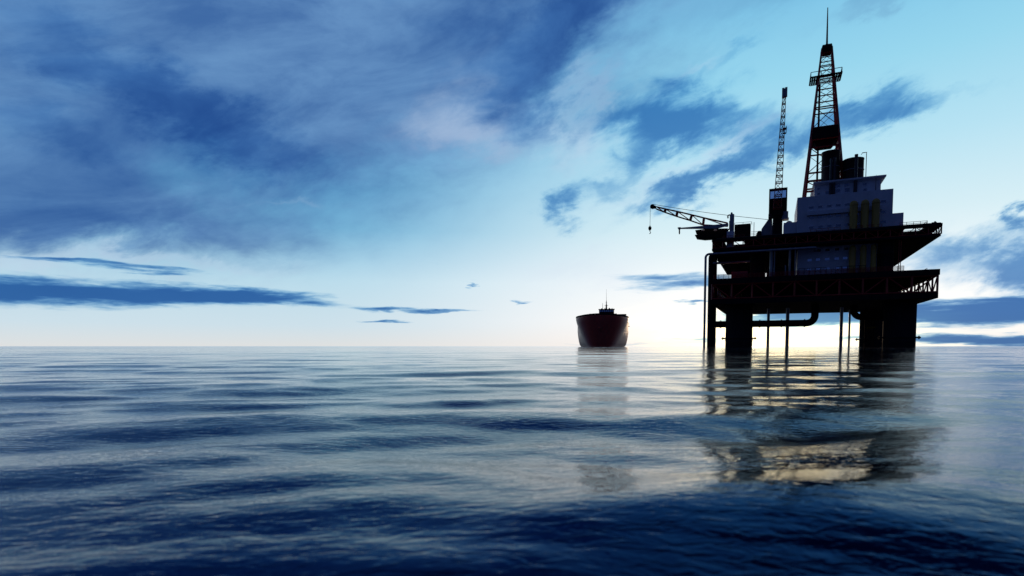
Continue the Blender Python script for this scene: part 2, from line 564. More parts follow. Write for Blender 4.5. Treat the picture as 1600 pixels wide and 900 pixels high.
def thing(name, label, cat, o=(0, 0, 0), group=None):
    e = bpy.data.objects.new(name, None)
    COL.objects.link(e)
    e.empty_display_size = 1
    e.location = RIG_M @ Vector(o)
    e.rotation_euler = (0, 0, ROT)
    e['label'] = label; e['category'] = cat
    if group:
        e['group'] = group
    return e


Z = lambda v, u=1473: F(u, v, 0)[1]
XL = Fx(1112, 384, 0)          # left end
XR = 0.0
D = 94.0
U_TOP, U_SB, U_PT, U_PB = Z(348), Z(352.4), Z(365), Z(368.3)
L_TOP, L_SB, L_PT, L_PB = Z(420, 1469), Z(429, 1469), Z(457, 1467), Z(465.5, 1467)
print('RIG', RC, 'XL', XL, 'levels', U_TOP, U_SB, U_PT, U_PB, L_TOP, L_SB, L_PT, L_PB)

RIG = thing('oil_platform', 'tall dark offshore oil platform with two decks on thick columns, white block on top', 'oil platform')


def slab(name, x0, x1, y0, y1, z0, z1, holes=(), m=STEEL):
    """deck plate with rectangular openings (x0, x1, y0, y1)"""
    b = MB()
    xs = sorted({x0, x1, *[h[0] for h in holes], *[h[1] for h in holes]})
    for a, c in zip(xs, xs[1:]):
        cur = y0
        for h in sorted([h for h in holes if h[0] <= a and h[1] >= c], key=lambda h: h[2]):
            b.box((a, cur, z0), (c, h[2], z1)); cur = h[3]
        b.box((a, cur, z0), (c, y1, z1))
    return b.build(name, m, RIG)


def truss(p, q, z0, z1, n, w, wv=None):
    b = MB()
    p, q = Vector((*p, 0)), Vector((*q, 0))
    wv = wv or w
    up = lambda t, z: p.lerp(q, t) + Vector((0, 0, z))
    h = w * 0.5
    b.beam(up(0, z0 + h), up(1, z0 + h), w); b.beam(up(0, z1 - h), up(1, z1 - h), w)
    for i in range(n + 1):
        b.beam(up(i / n, z0), up(i / n, z1), wv)
    for i in range(n):
        a, c = (z1, z0) if i % 2 == 0 else (z0, z1)
        b.beam(up(i / n, a), up((i + 1) / n, c), wv * 0.7)
    return b


def railing(pts, h, n=None, rails=(0.5, 1.0), w=0.09, o=(0, 0, 0)):
    b = MB(o)
    pts = [Vector(p) for p in pts]
    for p, q in zip(pts, pts[1:]):
        k = max(1, round((q - p).length / 2.2)) if n is None else n
        for f in rails:
            b.beam(p + Vector((0, 0, h * f)), q + Vector((0, 0, h * f)), w)
        for i in range(k + 1):
            a = p.lerp(q, i / k)
            b.beam(a, a + Vector((0, 0, h)), w)
    return b


# ---- columns in the water
LR = 5.7
cR = G(1405, 541, 0)  # unused: too grazing to measure
colY = 13.0
xr_c = Fx(1405, 520, colY); xl_c = Fx(1154.5, 520, colY)
for (cx, cy) in ((xr_c, colY), (xl_c, colY), (xr_c, colY + 71), (xl_c - 3.5, colY + 71)):
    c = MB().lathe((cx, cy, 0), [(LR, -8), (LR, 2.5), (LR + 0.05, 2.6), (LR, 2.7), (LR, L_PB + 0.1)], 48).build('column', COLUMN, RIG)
    f = MB()
    zf = 4.1
    ring = [(cx + (LR + 0.25) * math.cos(t), cy + (LR + 0.25) * math.sin(t), zf) for t in [2 * math.pi * i / 48 for i in range(49)]]
    f.path(ring, 0.22, 8)
    for s in (-1, 1):
        f.tube((cx + s * LR, cy, zf), (cx + s * (LR + 1.7), cy, zf), 0.34)
        f.tube((cx + s * (LR + 0.9), cy, zf), (cx + s * (LR + 1.25), cy, zf), 0.75)
    f.build('fender_ring', COLUMN, c)

# ---- lower deck
lx0, lx1 = XL, Fx(1469, 425, 0)
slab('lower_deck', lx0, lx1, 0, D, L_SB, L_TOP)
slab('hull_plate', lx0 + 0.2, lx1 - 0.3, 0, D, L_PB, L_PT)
tx0, tx1 = lx0 + 0.4, Fx(1465, 440, 0.3)
truss((tx0, 0.4), (tx1, 0.4), L_PT, L_SB, 10, 0.55).build('deck_truss', RED, RIG)
truss((tx0, D - 1), (tx1, D - 1), L_PT, L_SB, 10, 0.55).build('deck_truss', RED, RIG)
truss((tx1, 0.4), (tx1, D - 1), L_PT, L_SB, 12, 0.5).build('deck_truss', RED, RIG)
truss((tx0, 0.4), (tx0, D - 1), L_PT, L_SB, 12, 0.5).build('deck_truss', RED, RIG)
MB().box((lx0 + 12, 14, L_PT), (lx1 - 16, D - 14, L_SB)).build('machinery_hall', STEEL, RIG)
# red mesh screens on the lower deck edge
mx = Fx(1412, 425, 1)
railing([(lx0 + 1, 0.8, L_TOP), (mx, 0.8, L_TOP)], 1.9, 34, (0.1, 0.25, 0.4, 0.55, 0.7, 0.85, 1.0), 0.1).build('screen_railing', RED, RIG)
railing([(lx1 - 0.6, 18, L_TOP), (lx1 - 0.6, 40, L_TOP)], 2.4, 10, (0.2, 0.4, 0.6, 0.8, 1.0), 0.14).build('screen_railing', RED, RIG)
railing([(lx0 + 1, D - 1, L_TOP), (lx1 - 1, D - 1, L_TOP)], 2.6, 30, (0.15, 0.35, 0.55, 0.75, 1.0), 0.12).build('screen_railing', RED, RIG)

# ---- upper deck, with two openings behind its front walkway
hx0, hy1 = G(1409, 362.5, U_SB)
hx1, hy0 = G(1441, 356.0, U_SB)
kx0, ky1 = G(1146, 382.0, U_SB)
kx1, ky0 = G(1162, 377.0, U_SB)
hy1 += 6; ky1 += 7; hx1 += 1.5
print('holes', hx0, hx1, hy0, hy1, kx0, kx1, ky0, ky1)
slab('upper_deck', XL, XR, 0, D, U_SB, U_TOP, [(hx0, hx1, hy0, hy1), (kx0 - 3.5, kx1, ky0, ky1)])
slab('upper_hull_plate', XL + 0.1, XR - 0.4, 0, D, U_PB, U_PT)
truss((XL + 0.4, 0.3), (XR - 0.2, 0.3), U_PT, U_SB, 20, 0.28).build('deck_truss', RED, RIG)
truss((XR - 0.3, 0.3), (XR - 0.3, D - 1), U_PT, U_SB, 26, 0.28).build('deck_truss', RED, RIG)
truss((XL + 0.4, 0.3), (XL + 0.4, D - 1), U_PT, U_SB, 26, 0.28).build('deck_truss', RED, RIG)
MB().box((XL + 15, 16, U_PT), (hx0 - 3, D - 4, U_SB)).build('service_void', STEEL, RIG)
MB().box((XL + 2, 0.02, U_TOP), (XR - 0.5, 1.6, U_TOP + 0.22)).build('walkway_plank', WOOD, RIG)

rail_h = 1.35
for a, c in (((1130, 370), (1163, 368)), ((1266, 361.5), (1313, 358)), ((1328, 357), (1378, 353)), ((1406, 351.5), (1449, 347.5))):
    x0, x1 = Fx(*a, 1), Fx(*c, 1)
    railing([(x0, 1, U_TOP), (x1, 1, U_TOP)], rail_h if a[0] > 1200 else 1.2, None, (0.5, 1.0), 0.11).build('railing', RED, RIG)
x1 = Fx(1449, 347.5, 1)
railing([(x1, 1, U_TOP), (x1, 14, U_TOP)], rail_h, None, (0.5, 1), 0.11).build('railing', RED, RIG)
railing([(hx0 - 2, 20, U_TOP), (XR - 1, 20, U_TOP)], 1.2, None, (0.5, 1), 0.12).build('railing', GREY, RIG)
MB().box((XR - 3.2, 0.8, U_TOP + 0.22), (XR - 1.6, 1.6, U_TOP + 0.6)).box((XR - 2.4, 0.9, U_TOP + 0.6), (XR - 1.9, 1.5, U_TOP + 0.95)).build('deck_locker', STEEL, RIG)

# ---- between the decks
MIDF = 7.0
bx0, bx1 = Fx(1246, 410, MIDF), Fx(1372, 410, MIDF)
mid = MB().box((bx0, MIDF, L_TOP), (bx1, 40, U_PB)).build('quarters_block', WHITE, RIG)


def window(parent, u, v, w, h, y, m=PANE):
    """a recess frame with its pane, standing 6 cm proud of the wall plane at depth y"""
    x, z = F(u, v, y)
    f = MB()
    t = 0.12
    f.box((x - w / 2 - t, y - 0.16, z + h / 2), (x + w / 2 + t, y - 0.003, z + h / 2 + t))
    f.box((x - w / 2 - t, y - 0.07, z - h / 2 - t), (x + w / 2 + t, y - 0.003, z - h / 2))
    f.box((x - w / 2 - t, y - 0.07, z - h / 2), (x - w / 2, y - 0.003, z + h / 2))
    f.box((x + w / 2, y - 0.07, z - h / 2), (x + w / 2 + t, y - 0.003, z + h / 2))
    f.box((x - w / 2, y - 0.02, z - h / 2), (x + w / 2, y - 0.004, z + h / 2))
    ob = f.build('window', WHITE, parent)
    ob.data.materials.append(m)
    for p in list(ob.data.polygons)[-6:]:
        p.material_index = 1
    return ob


for u, v in ((1265, 406.5), (1278, 405.5), (1292.5, 404.8), (1307.5, 404), (1320.5, 403.2)):
    window(mid, u, v, 1.6, 1.0, MIDF)
for u, v in ((1279, 391.5), (1293, 390.5), (1308, 389.5), (1322, 388.6)):
    window(mid, u, v, 1.5, 1.0, MIDF, SHUTTER)
for u, v in ((1264.5, 421.5), (1278, 420.6), (1293, 419.7), (1308, 418.8), (1320, 418)):
    window(mid, u, v, 1.5, 0.9, MIDF)
for (u0, u1, y0) in ((1370, 1396, 4), (1172, 1196, 9)):
    r = rad(u0, u1, 410, y0 + 3)
    cx = Fx((u0 + u1) / 2, 410, y0 + r)
    MB().lathe((cx, y0 + r, L_TOP), [(r, 0), (r, (U_PB - L_TOP) * 0.6), (r + 0.12, (U_PB - L_TOP) * 0.6 + 0.05), (r + 0.12, (U_PB - L_TOP) * 0.6 + 0.4), (r, (U_PB - L_TOP) * 0.6 + 0.45), (r, U_PB - L_TOP)], 32).build('pillar', COLUMN, RIG)
for cx in (XL + 14, XR - 18):
    MB().lathe((cx, D - 18, L_TOP), [(3, 0), (3, U_PB - L_TOP)], 24).build('pillar', COLUMN, RIG)
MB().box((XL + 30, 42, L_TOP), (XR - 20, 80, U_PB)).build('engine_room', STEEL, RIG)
for u, r in ((1234, 0.5), (1242.4, 0.32), (1205, 0.7), (1210, 0.3)):
    x = Fx(u, 410, 5)
    MB().tube((x, 5, L_TOP), (x, 5, U_PB), r, n=12).build('riser_pipe', PIPE, RIG)
for u in (1209.5, 1227):
    x = Fx(u, 430, 1.8)
    MB().tube((x, 1.8, L_TOP), (x, 1.8, L_TOP + 4.6), 0.22).build('vent_post', GREY, RIG)
for u0, u1 in ((1248, 1291), (1305.5, 1352)):
    railing([(Fx(u0, 430, 2.6), 2.6, L_TOP), (Fx(u1, 430, 2.6), 2.6, L_TOP)], 3.0, None, (0.5, 1), 0.12).build('railing', STEEL, RIG)
# ladder between decks at the right
lb = MB()
for u in (1403.5, 1406.8):
    x = Fx(u, 420, 2.5)
    lb.beam((x, 2.5, L_TOP), (x, 2.5, U_TOP), 0.18)
xa, xb = Fx(1403.5, 420, 2.5), Fx(1406.8, 420, 2.5)
for i in range(26):
    z = L_TOP + 0.4 + i * (U_TOP - L_TOP - 0.6) / 26
    lb.beam((xa, 2.5, z), (xb, 2.5, z), 0.07)
lb.build('deck_ladder', RED, RIG)

# ---- pipework
y = -1.6
px1, pz = F(1272, 390, y)
px0 = Fx(1102.6, 401, y)
ptz = Fzv(1120, 396.3, y)
pts = elbow((px1 + 0.9, y, ptz), (0, 1, 0), (-1, 0, 0), 1.6)
MB().path([(px1 + 0.9, 6.9, ptz)] + pts + elbow((px0, y, ptz), (1, 0, 0), (0, 0, -1), 1.5) + [(px0, y, -6)], 0.50, 16).build('water_pipe', PIPE, RIG)
y = 16.0
cx = Fx(1112.4, 480, y)
cr = rad(1105.6, 1119.2, 480, y)
cz = Fzv(1111, 398, y)
MB().lathe((cx, y, 0), [(cr, -8), (cr, cz - 1.6), (cr * 0.94, cz - 0.7), (cr * 0.7, cz - 0.1), (0.4, cz)], 28).build('caisson', STEEL, RIG)
hz = Fzv(1160, 506.3, y); hr = 1.5
ex = Fx(1273, 500, y)
hp = MB().path([(cx, y, hz)] + elbow((ex, y, hz), (-1, 0, 0), (0, 0, 1), 3.2) + [(ex, y, L_PB + 0.2)], hr, 18)
for u in (1126, 1187, 1221, 1257):
    x = Fx(u, 506, y)
    hp.tube((x - 0.25, y, hz), (x + 0.25, y, hz), hr + 0.28, n=18)
hp.build('transfer_pipe', STEEL, RIG)
y = 30
vx = Fx(1334, 480, y); hz2 = Fzv(1345, 495.5, y); hx2 = Fx(1400, 495, y)
MB().path([(vx, y, L_PB + 0.2)] + elbow((vx, y, hz2), (0, 0, 1), (1, 0, 0), 3.0) + [(hx2, y, hz2)], 1.35, 18).build('transfer_pipe', STEEL, RIG)
for u, w, v in ((1201, 4.6, 482), (1231, 5.6, 481), (1315.3, 4.8, 480), (1328, 3.0, 484), (1353.5, 3.0, 482), (1366.5, 3.0, 482)):
    x, yy = G(u, v, L_PB)
    rr = w / 2 * (RC.y + yy) / FPX
    MB().tube((x, yy, -6), (x, yy, L_PB + 0.2), rr, n=14).build('riser_pipe', PIPE if u < 1340 else STEEL, RIG)
yy = G(1353.5, 482, L_PB)[1] - 0.6
MB().beam((Fx(1354, 512.5, yy), yy, Fzv(1354, 512.5, yy)), (Fx(1368, 511.2, yy), yy, Fzv(1368, 511.2, yy)), 0.5).build('cross_bar', SAFETY, RIG)
y = 12
a0, az_ = F(1114, 411.5, y); a1 = Fx(1174, 409, y)
MB().tube((a0, y, az_), (a1, y, az_), 0.55, n=14).build('water_pipe', PIPE, RIG)
# hanging service trough under the upper deck
xa, za = F(1120, 409, 30)
MB().prism([(xa, U_PB), (Fx(1172, 409, 30), U_PB), (Fx(1172, 409, 30), za - 2.4), (xa + 3.4, za - 2.4)], 28, 34).build('service_trough', STEEL, RIG)

# ---- superstructure
SY = 5.0
sx0, sz0 = F(1246, 308.5, SY); sx1, sz1 = F(1396, 295, SY)
stop = (sz0 + sz1) / 2
print('super', sx0, sx1, sz0, sz1)
house = MB().box((sx0, SY, U_TOP), (sx1, SY + 36, stop)).build('accommodation_block', WHITE, RIG)
bz0 = Fzv(1261, 338, SY); bz1 = Fzv(1261, 332, SY)
bz0 = (bz0 + Fzv(1376, 327.5, SY)) / 2; bz1 = (bz1 + Fzv(1376, 321, SY)) / 2
MB().box((Fx(1261, 335, SY), SY - 1.3, bz0), (Fx(1378, 325, SY), SY - 0.003, bz1)).build('balcony', WHITE, house)
for k, (v0, v1) in enumerate(((324.5, 319.5), (340.2, 335.5), (355.6, 351.0))):
    for i in range(9):
        t = i / 8
        window(house, 1267.5 + (1397 - 1267.5) * t * 0.87, v0 + (v1 - v0) * t * 1.95, 1.65, 0.85, SY, TINT)
ax1, az1 = F(1412, 332, SY)
annex = MB().box((sx1 + 0.003, SY, U_TOP), (ax1, SY + 14, az1)).build('annex', WHITE, RIG)
lx, lz = F(1224.5, 347.5, SY)
sann = MB().box((lx, SY + 1, U_TOP), (sx0 - 0.003, SY + 12, lz)).build('annex', WHITE, RIG)
MB().lathe((Fx(1233, 346, SY + 4), SY + 4, lz), [(1.3, 0), (1.25, 0.5), (0.95, 0.95), (0.4, 1.2), (0.05, 1.25)], 18).build('radar_dome', WHITE, sann)
# upper house with overhanging roof
HY = 9.0
ux0, uz0 = F(1273, 289, HY); ux1, uz1 = F(1376.5, 283.5, HY)
utop = (uz0 + uz1) / 2
upper = MB().box((ux0, HY, stop), (ux1, HY + 20, utop)).build('upper_house', WHITE, RIG)
rx0, rx1 = Fx(1268, 286, HY), Fx(1381, 281, HY)
rf = MB()
rf.frustum(((ux0 + ux1) / 2, HY + 10, utop), (ux1 - ux0) / 2, 10, ((ux0 + ux1) / 2 + 0.5, HY + 10, utop + 0.9), (rx1 - rx0) / 2, 11.6)
rf.frustum(((ux0 + ux1) / 2 + 0.5, HY + 10, utop + 0.9), (rx1 - rx0) / 2, 11.6, ((ux0 + ux1) / 2 + 0.5, HY + 10, utop + 1.5), (rx1 - rx0) / 2, 11.6)
rf.build('roof', WHITE, upper)
for u, v, w, h in ((1279, 295.2, 0.9, 0.7), (1279, 303, 0.9, 0.7), (1309, 290.5, 1.7, 1.0), (1309, 298.5, 1.7, 1.3), (1323, 288.8, 1.7, 1.0), (1323.5, 297, 1.7, 1.5), (1351.5, 288, 1.1, 0.9), (1351.5, 296.5, 1.1, 0.8), (1336, 297.5, 1.2, 1.3), (1293, 301, 1.4, 1.1)):
    window(upper, u, v, w, h, HY, TINT)
# exhaust stacks
RT = utop + 1.5
for (u0, u1, vt, y0) in ((1283.5, 1312, 234, 12), (1317, 1349.5, 245.5, 12)):
    r = rad(u0, u1, 260, y0 + 3.5)
    cx = Fx((u0 + u1) / 2, 262, y0 + r)
    zt = Fzv((u0 + u1) / 2, vt, y0)
    h = zt - RT
    st = MB().lathe((cx, y0 + r, RT), [(r * 1.0, -0.3), (r, h - 0.5), (r + 0.1, h - 0.45), (r + 0.1, h), (r - 0.35, h), (r - 0.4, h - 2)], 40).build('exhaust_stack', STACK, RIG)
    MB().path([(cx + (r + 0.06) * math.cos(t), y0 + r + (r + 0.06) * math.sin(t), RT + h * 0.52) for t in [2 * math.pi * i / 40 for i in range(41)]], 0.13, 6).build('band', GREY, st)
for u, vt, w in ((1299.2, 247.5, 4.4), (1304.3, 246, 4.4), (1338.2, 241.2, 5.6)):
    y0 = 8.4
    x, zt = F(u, vt, y0)
    MB().tube((x, y0, stop), (x, y0, zt), rad(u - w / 2, u + w / 2, 270, y0), n=14).build('exhaust_pipe', DARKPIPE, RIG)
ld = MB()
y0 = 14
xa, za = F(1351.5, 238, y0); xb, zb = F(1354.2, 238, y0); xs = Fx(1346, 240, y0)
ld.path([(xs, y0, za - 0.7), (xs + 0.4, y0, za), (xa + 0.7, y0, za), (xb, y0, za - 0.2), (xb, y0, RT)], 0.11, 6)
ld.path([(xs, y0 + 0.6, za - 0.7), (xs + 0.4, y0 + 0.6, za), (xa + 0.7, y0 + 0.6, za), (xb, y0 + 0.6, za - 0.2), (xb, y0 + 0.6, RT)], 0.11, 6)
for i in range(12):
    z = RT + i * (za - RT) / 12
    ld.beam((xb, y0, z), (xb, y0 + 0.6, z), 0.07)
ld.build('stack_ladder', GREY, RIG)
x, zt = F(1369, 273, 8)
MB().tube((x, 8, stop), (x, 8, zt), 0.14, 0.05, n=8).build('aerial', RUST, RIG)

# ------------------------------------------------------------------ yellow silos in front of the block
for i, (u0, u1, vt, vb, lab) in enumerate(((1327.5, 1340, 313.5, 356, 'yellow domed silo against the white block, nearest its windows, left of the three'),
                                           (1345, 1357.5, 311.8, 355, 'yellow domed silo against the white block, between two others alike'),
                                           (1362, 1374.5, 310, 353.5, 'yellow domed silo against the white block, rightmost and nearest the small annex'))):
    y0 = 2.2
    r = rad(u0, u1, 340, y0)
    cx = Fx((u0 + u1) / 2, 335, y0)
    h = Fzv((u0 + u1) / 2, vt, y0) - U_TOP - 0.22
    o = (cx, y0, U_TOP + 0.22)
    e = thing('silo', lab, 'silo', o, 'yellow silos on the upper deck')
    prof = [(r, 0), (r, h - r * 1.0)] + [(r * math.cos(t), h - r + r * math.sin(t)) for t in (0.3, 0.6, 0.9, 1.2, 1.45)] + [(0.05, h)]
    MB(o).lathe(o, prof, 28).build('tank', YELLOW, e)
    MB(o).path([(cx + (r + 0.05) * math.cos(t), y0 + (r + 0.05) * math.sin(t), o[2] + h - r * 1.35) for t in [2 * math.pi * k / 28 for k in range(29)]], 0.14, 6).build('hoop', YELLOW, e)

# the same silos' lower vessels on the lower deck
for i, (u0, u1, lab) in enumerate(((1326, 1337, 'dim yellow vessel on the lower deck, nearest the lit quarters windows'),
                                   (1343.5, 1353.5, 'dim yellow vessel on the lower deck, between two others alike'),
                                   (1360, 1369, 'dim yellow vessel on the lower deck, beside the thick right pillar'))):
    y0 = 4.6
    r = rad(u0, u1, 410, y0)
    cx = Fx((u0 + u1) / 2, 410, y0)
    h = (U_PB - L_TOP) * 0.93
    o = (cx, y0, L_TOP)
    e = thing('vessel', lab, 'vessel', o, 'dim yellow vessels on the lower deck')
    MB(o).lathe(o, [(r, 0), (r, h - r), (r * 0.8, h - r * 0.4), (r * 0.4, h - 0.1), (0.05, h)], 24).build('tank', YELLOW, e)
    MB(o).path([(cx + (r + 0.05) * math.cos(t), y0 + (r + 0.05) * math.sin(t), o[2] + h - r * 1.8) for t in [2 * math.pi * k / 24 for k in range(25)]], 0.12, 6).build('hoop', YELLOW, e)

# ------------------------------------------------------------------ derrick
by0 = 15.0
dxa, dza = F(1256.7, 309, by0); dxb, dzb = F(1318.5, 309, by0)
hb = (dxb - dxa) / 2; dxc = (dxa + dxb) / 2; dyc = by0 + hb
zb_ = (dza + dzb) / 2
ztop = Fzv(1292, 77, dyc)
ht = (Fx(1300, 77, dyc - 2) - Fx(1284.3, 77, dyc - 2)) / 2
dxt = Fx(1292.2, 77, dyc - 2)
print('derrick', dxc, dxt, dyc, hb, ht, zb_, ztop)
DO = (dxc, dyc, stop)
DER = thing('derrick', 'tall tapering lattice drilling derrick with a needle mast, rising behind the black stacks', 'derrick', DO)


def dc(z):
    """centre x, centre y and half width of the derrick at height z"""
    t = (z - zb_) / (ztop - zb_)
    return dxc + (dxt - dxc) * t, dyc, hb + (ht - hb) * t


def corners(z):
    cx, cy, h = dc(z)
    return [Vector((cx + sx * h, cy + sy * h, z)) for sx, sy in ((-1, -1), (1, -1), (1, 1), (-1, 1))]


zv = lambda v: Fzv(1290, v, by0 + 4)
for a, b in zip(corners(stop), corners(ztop)):
    MB(DO).tube(a, b, 0.78, 0.30, n=4).build('leg', RED, DER)
levels = [zv(v) for v in (300, 284, 271, 231, 218, 199, 167, 159.5, 139, 119, 100.5, 94.8, 80)]
for z in levels:
    bars = MB(DO)
    c = corners(z)
    w = 0.62 * (0.45 + 0.55 * (ztop - z) / (ztop - stop))
    for i in range(4):
        bars.beam(c[i], c[(i + 1) % 4], w)
    bars.build('girt', RED, DER)
for za, zb2 in ((stop, zv(284)), (zv(271), zv(231)), (zv(199), zv(167)), (zv(159.5), zv(139)), (zv(139), zv(119)), (zv(119), zv(100.5)), (zv(94.8), zv(80))):
    br = MB(DO)
    ca_, cb_ = corners(za), corners(zb2)
    w = 0.27 * (0.5 + 0.5 * (ztop - za) / (ztop - stop))
    for i in range(4):
        j = (i + 1) % 4
        k = w if i == 0 else w * 0.6
        br.beam(ca_[i], cb_[j], k); br.beam(ca_[j], cb_[i], k)
    br.build('bracing', RED, DER)
# enclosed monkey-board level
cx, cy, h0 = dc(zv(217)); _, _, h1 = dc(zv(199))
MB(DO).frustum((cx, cy, zv(217)), h0 + 0.4, h0 + 0.4, (dc(zv(199))[0], cy, zv(199)), h1 + 0.4, h1 + 0.4).build('wind_wall', BLACK, DER)
fn = MB(DO)
c1 = corners(zv(218)); _, _, hh = dc(zv(231))
fn.frustum((dc(zv(227))[0], cy, zv(227)), h0 * 0.55, h0 * 0.55, (cx, cy, zv(217) - 0.02), h0 * 0.9, h0 * 0.9)
fn.build('hopper', STEEL, DER)
# standpipe
sp = MB(DO)
sx_, _z = F(1277, 270, dyc)
sp.tube((sx_, dyc, stop), (sx_, dyc, zv(125)), 0.42, n=10)
sp.build('standpipe', STEEL, DER)
# crown platform with grating and rail
pz = zv(117)
pyn = dyc - 4.6
pa, pb = Fx(1267, 120, pyn), Fx(1315.6, 112.5, pyn)
pc, ph = (pa + pb) / 2, (pb - pa) / 2
pz = (Fzv(1267, 120, pyn) + Fzv(1315.6, 112.5, pyn)) / 2
pf = MB(DO)
cxp, _, hp_ = dc(pz)
for i in range(9):
    yy = pyn + 9.2 * i / 8
    pf.beam((pa, yy, pz - 0.1), (pb, yy, pz - 0.1), 0.18)
for i in range(15):
    x = pa + (pb - pa) * i / 14
    if abs(x - cxp) > hp_ + 0.4:
        pf.box((x - 0.36, pyn, pz), (x + 0.30, pyn + 9.2, pz + 0.12))
pf.box((pa, pyn - 0.05, pz - 0.3), (pb, pyn + 0.9, pz + 0.13))
pf.build('crown_platform', STEEL, DER)
railing([(pa, pyn, pz), (pb, pyn, pz), (pb, pyn + 9.2, pz), (pa, pyn + 9.2, pz), (pa, pyn, pz)], 1.9, 3, (1.0,), 0.2, DO).build('railing', GREY, DER)
# crown block and needle
zc0, zc1 = zv(77.5), zv(66.5)
cr_ = MB(DO)
cxx, cyy, hh = dc(ztop)
cr_.frustum((cxx, cyy, ztop - 2.2), hh * 0.8, hh * 0.8, (cxx, cyy, ztop - 0.3), hh * 1.2, hh * 1.2)
cr_.frustum((cxx, cyy, ztop - 0.3), hh * 1.14, hh * 1.14, (cxx + 0.05, cyy, zc1), hh * 0.92, hh * 0.92)
cr_.frustum((cxx + 0.05, cyy, zc1), hh * 0.55, hh * 0.55, (cxx + 0.05, cyy, zc1 + 0.5), hh * 0.4, hh * 0.4)
cr_.build('crown_block', BLACK, DER)
zn = Fzv(1293.5, 11.8, dyc)
MB(DO).tube((cxx + 0.05, cyy, zc1), (Fx(1293.4, 12, dyc), cyy, zn), 0.42, 0.17, n=10).build('needle_mast', RED, DER)

# ------------------------------------------------------------------ crane with the upright boom
y = 8.0
px, _ = F(1214.5, 362, y)
CO = (px, y, U_TOP)
CR2 = thing('crane', 'deck crane with its lattice boom raised almost upright, beside the white block', 'crane', CO, 'cranes on the platform')
P2 = lambda u, v, yy=None: Vector((F(u, v, y if yy is None else yy)[0], y if yy is None else yy, F(u, v, y if yy is None else yy)[1]))
b0 = P2(1214.5, 336); r0 = rad(1207, 1222, 350, y)
ped = MB(CO)
ped.lathe((px, y, U_TOP), [(r0 * 1.45, 0), (r0 * 1.45, 0.9), (r0 * 1.05, 1.5), (r0 * 1.0, b0.z - U_TOP - 0.6), (r0 * 1.15, b0.z - U_TOP - 0.4), (r0 * 1.15, b0.z - U_TOP)], 24)
ped.build('pedestal', BLACK, CR2)
cab = MB(CO)
gx0, gx1 = Fx(1201.5, 315, y + 1.6), Fx(1230, 315, y + 1.6)
gz0, gz1, gzm0, gzm1 = b0.z, Fzv(1215, 294, y + 1.6), Fzv(1215, 309.5, y + 1.6), Fzv(1215, 297, y + 1.6)
cab.box((gx0, y + 1.6, gz0 + 0.8), (gx1, y + 3.2, gzm0))
cab.box((gx0, y + 1.6, gzm0), (gx0 + 0.5, y + 3.2, gz1)); cab.box((gx1 - 0.5, y + 1.6, gzm0), (gx1, y + 3.2, gz1))
cab.box((gx0 + 0.5, y + 1.6, gzm1), (gx1 - 0.5, y + 3.2, gz1))
cab.build('gantry', BLACK, CR2)
MB(CO).box((gx0 + 0.5, y + 2.2, gzm0), (gx1 - 0.5, y + 2.6, gzm1)).build('gantry_panel', GLASS, CR2)
MB(CO).box((px - 2.2, y - 1.5, b0.z), (px + 2.2, y + 3.0, b0.z + 1.8)).build('slew_house', BLACK, CR2)
MB(CO).box((P2(1200.5, 340).x, y + 0.4, Fzv(1205, 340, y)), (P2(1208.5, 340).x, y + 3.1, gz0 + 0.79)).build('winch_box', RUST, CR2)
MB(CO).box((P2(1221.5, 340).x, y - 0.6, Fzv(1225, 341, y)), (P2(1231.5, 340).x, y + 3.1, gz0 + 1.2)).build('operator_cab', GREY, CR2)
MB(CO).box((P2(1221.5, 343).x, y - 1.0, Fzv(1225, 343, y)), (P2(1232.5, 343).x, y + 3.3, Fzv(1225, 341, y) - 0.01)).build('cab_floor', GREY, CR2)


def lattice_boom(o, p, q, w0, w1, n, side, m1=RED, wm=0.3, wd=0.14):
    """four-chord boom from p to q; widths across side and across the normal"""
    b = MB(o)
    p, q = Vector(p), Vector(q)
    d = (q - p).normalized()
    a = Vector(side).normalized(); c = d.cross(a).normalized()
    ring = lambda t: [p.lerp(q, t) + (a * sa_ + c * sc_) * (w0 + (w1 - w0) * t) / 2 for sa_, sc_ in ((-1, -1), (1, -1), (1, 1), (-1, 1))]
    ra, rb = ring(0), ring(1)
    for i in range(4):
        b.beam(ra[i], rb[i], wd * 1.25)
    for k in range(n + 1):
        r_ = ring(k / n)
        for i in range(4):
            b.beam(r_[i], r_[(i + 1) % 4], wm if i % 2 == 0 else wm * 0.6)
    for k in range(n):
        r1, r2 = ring(k / n), ring((k + 1) / n)
        for i in range(4):
            j = (i + 1) % 4
            if (k + i) % 2:
                b.beam(r1[i], r2[j], wd)
            else:
                b.beam(r1[j], r2[i], wd)
            if i == 0:
                b.beam(r1[i], r2[j], wd * 0.8)
    return b


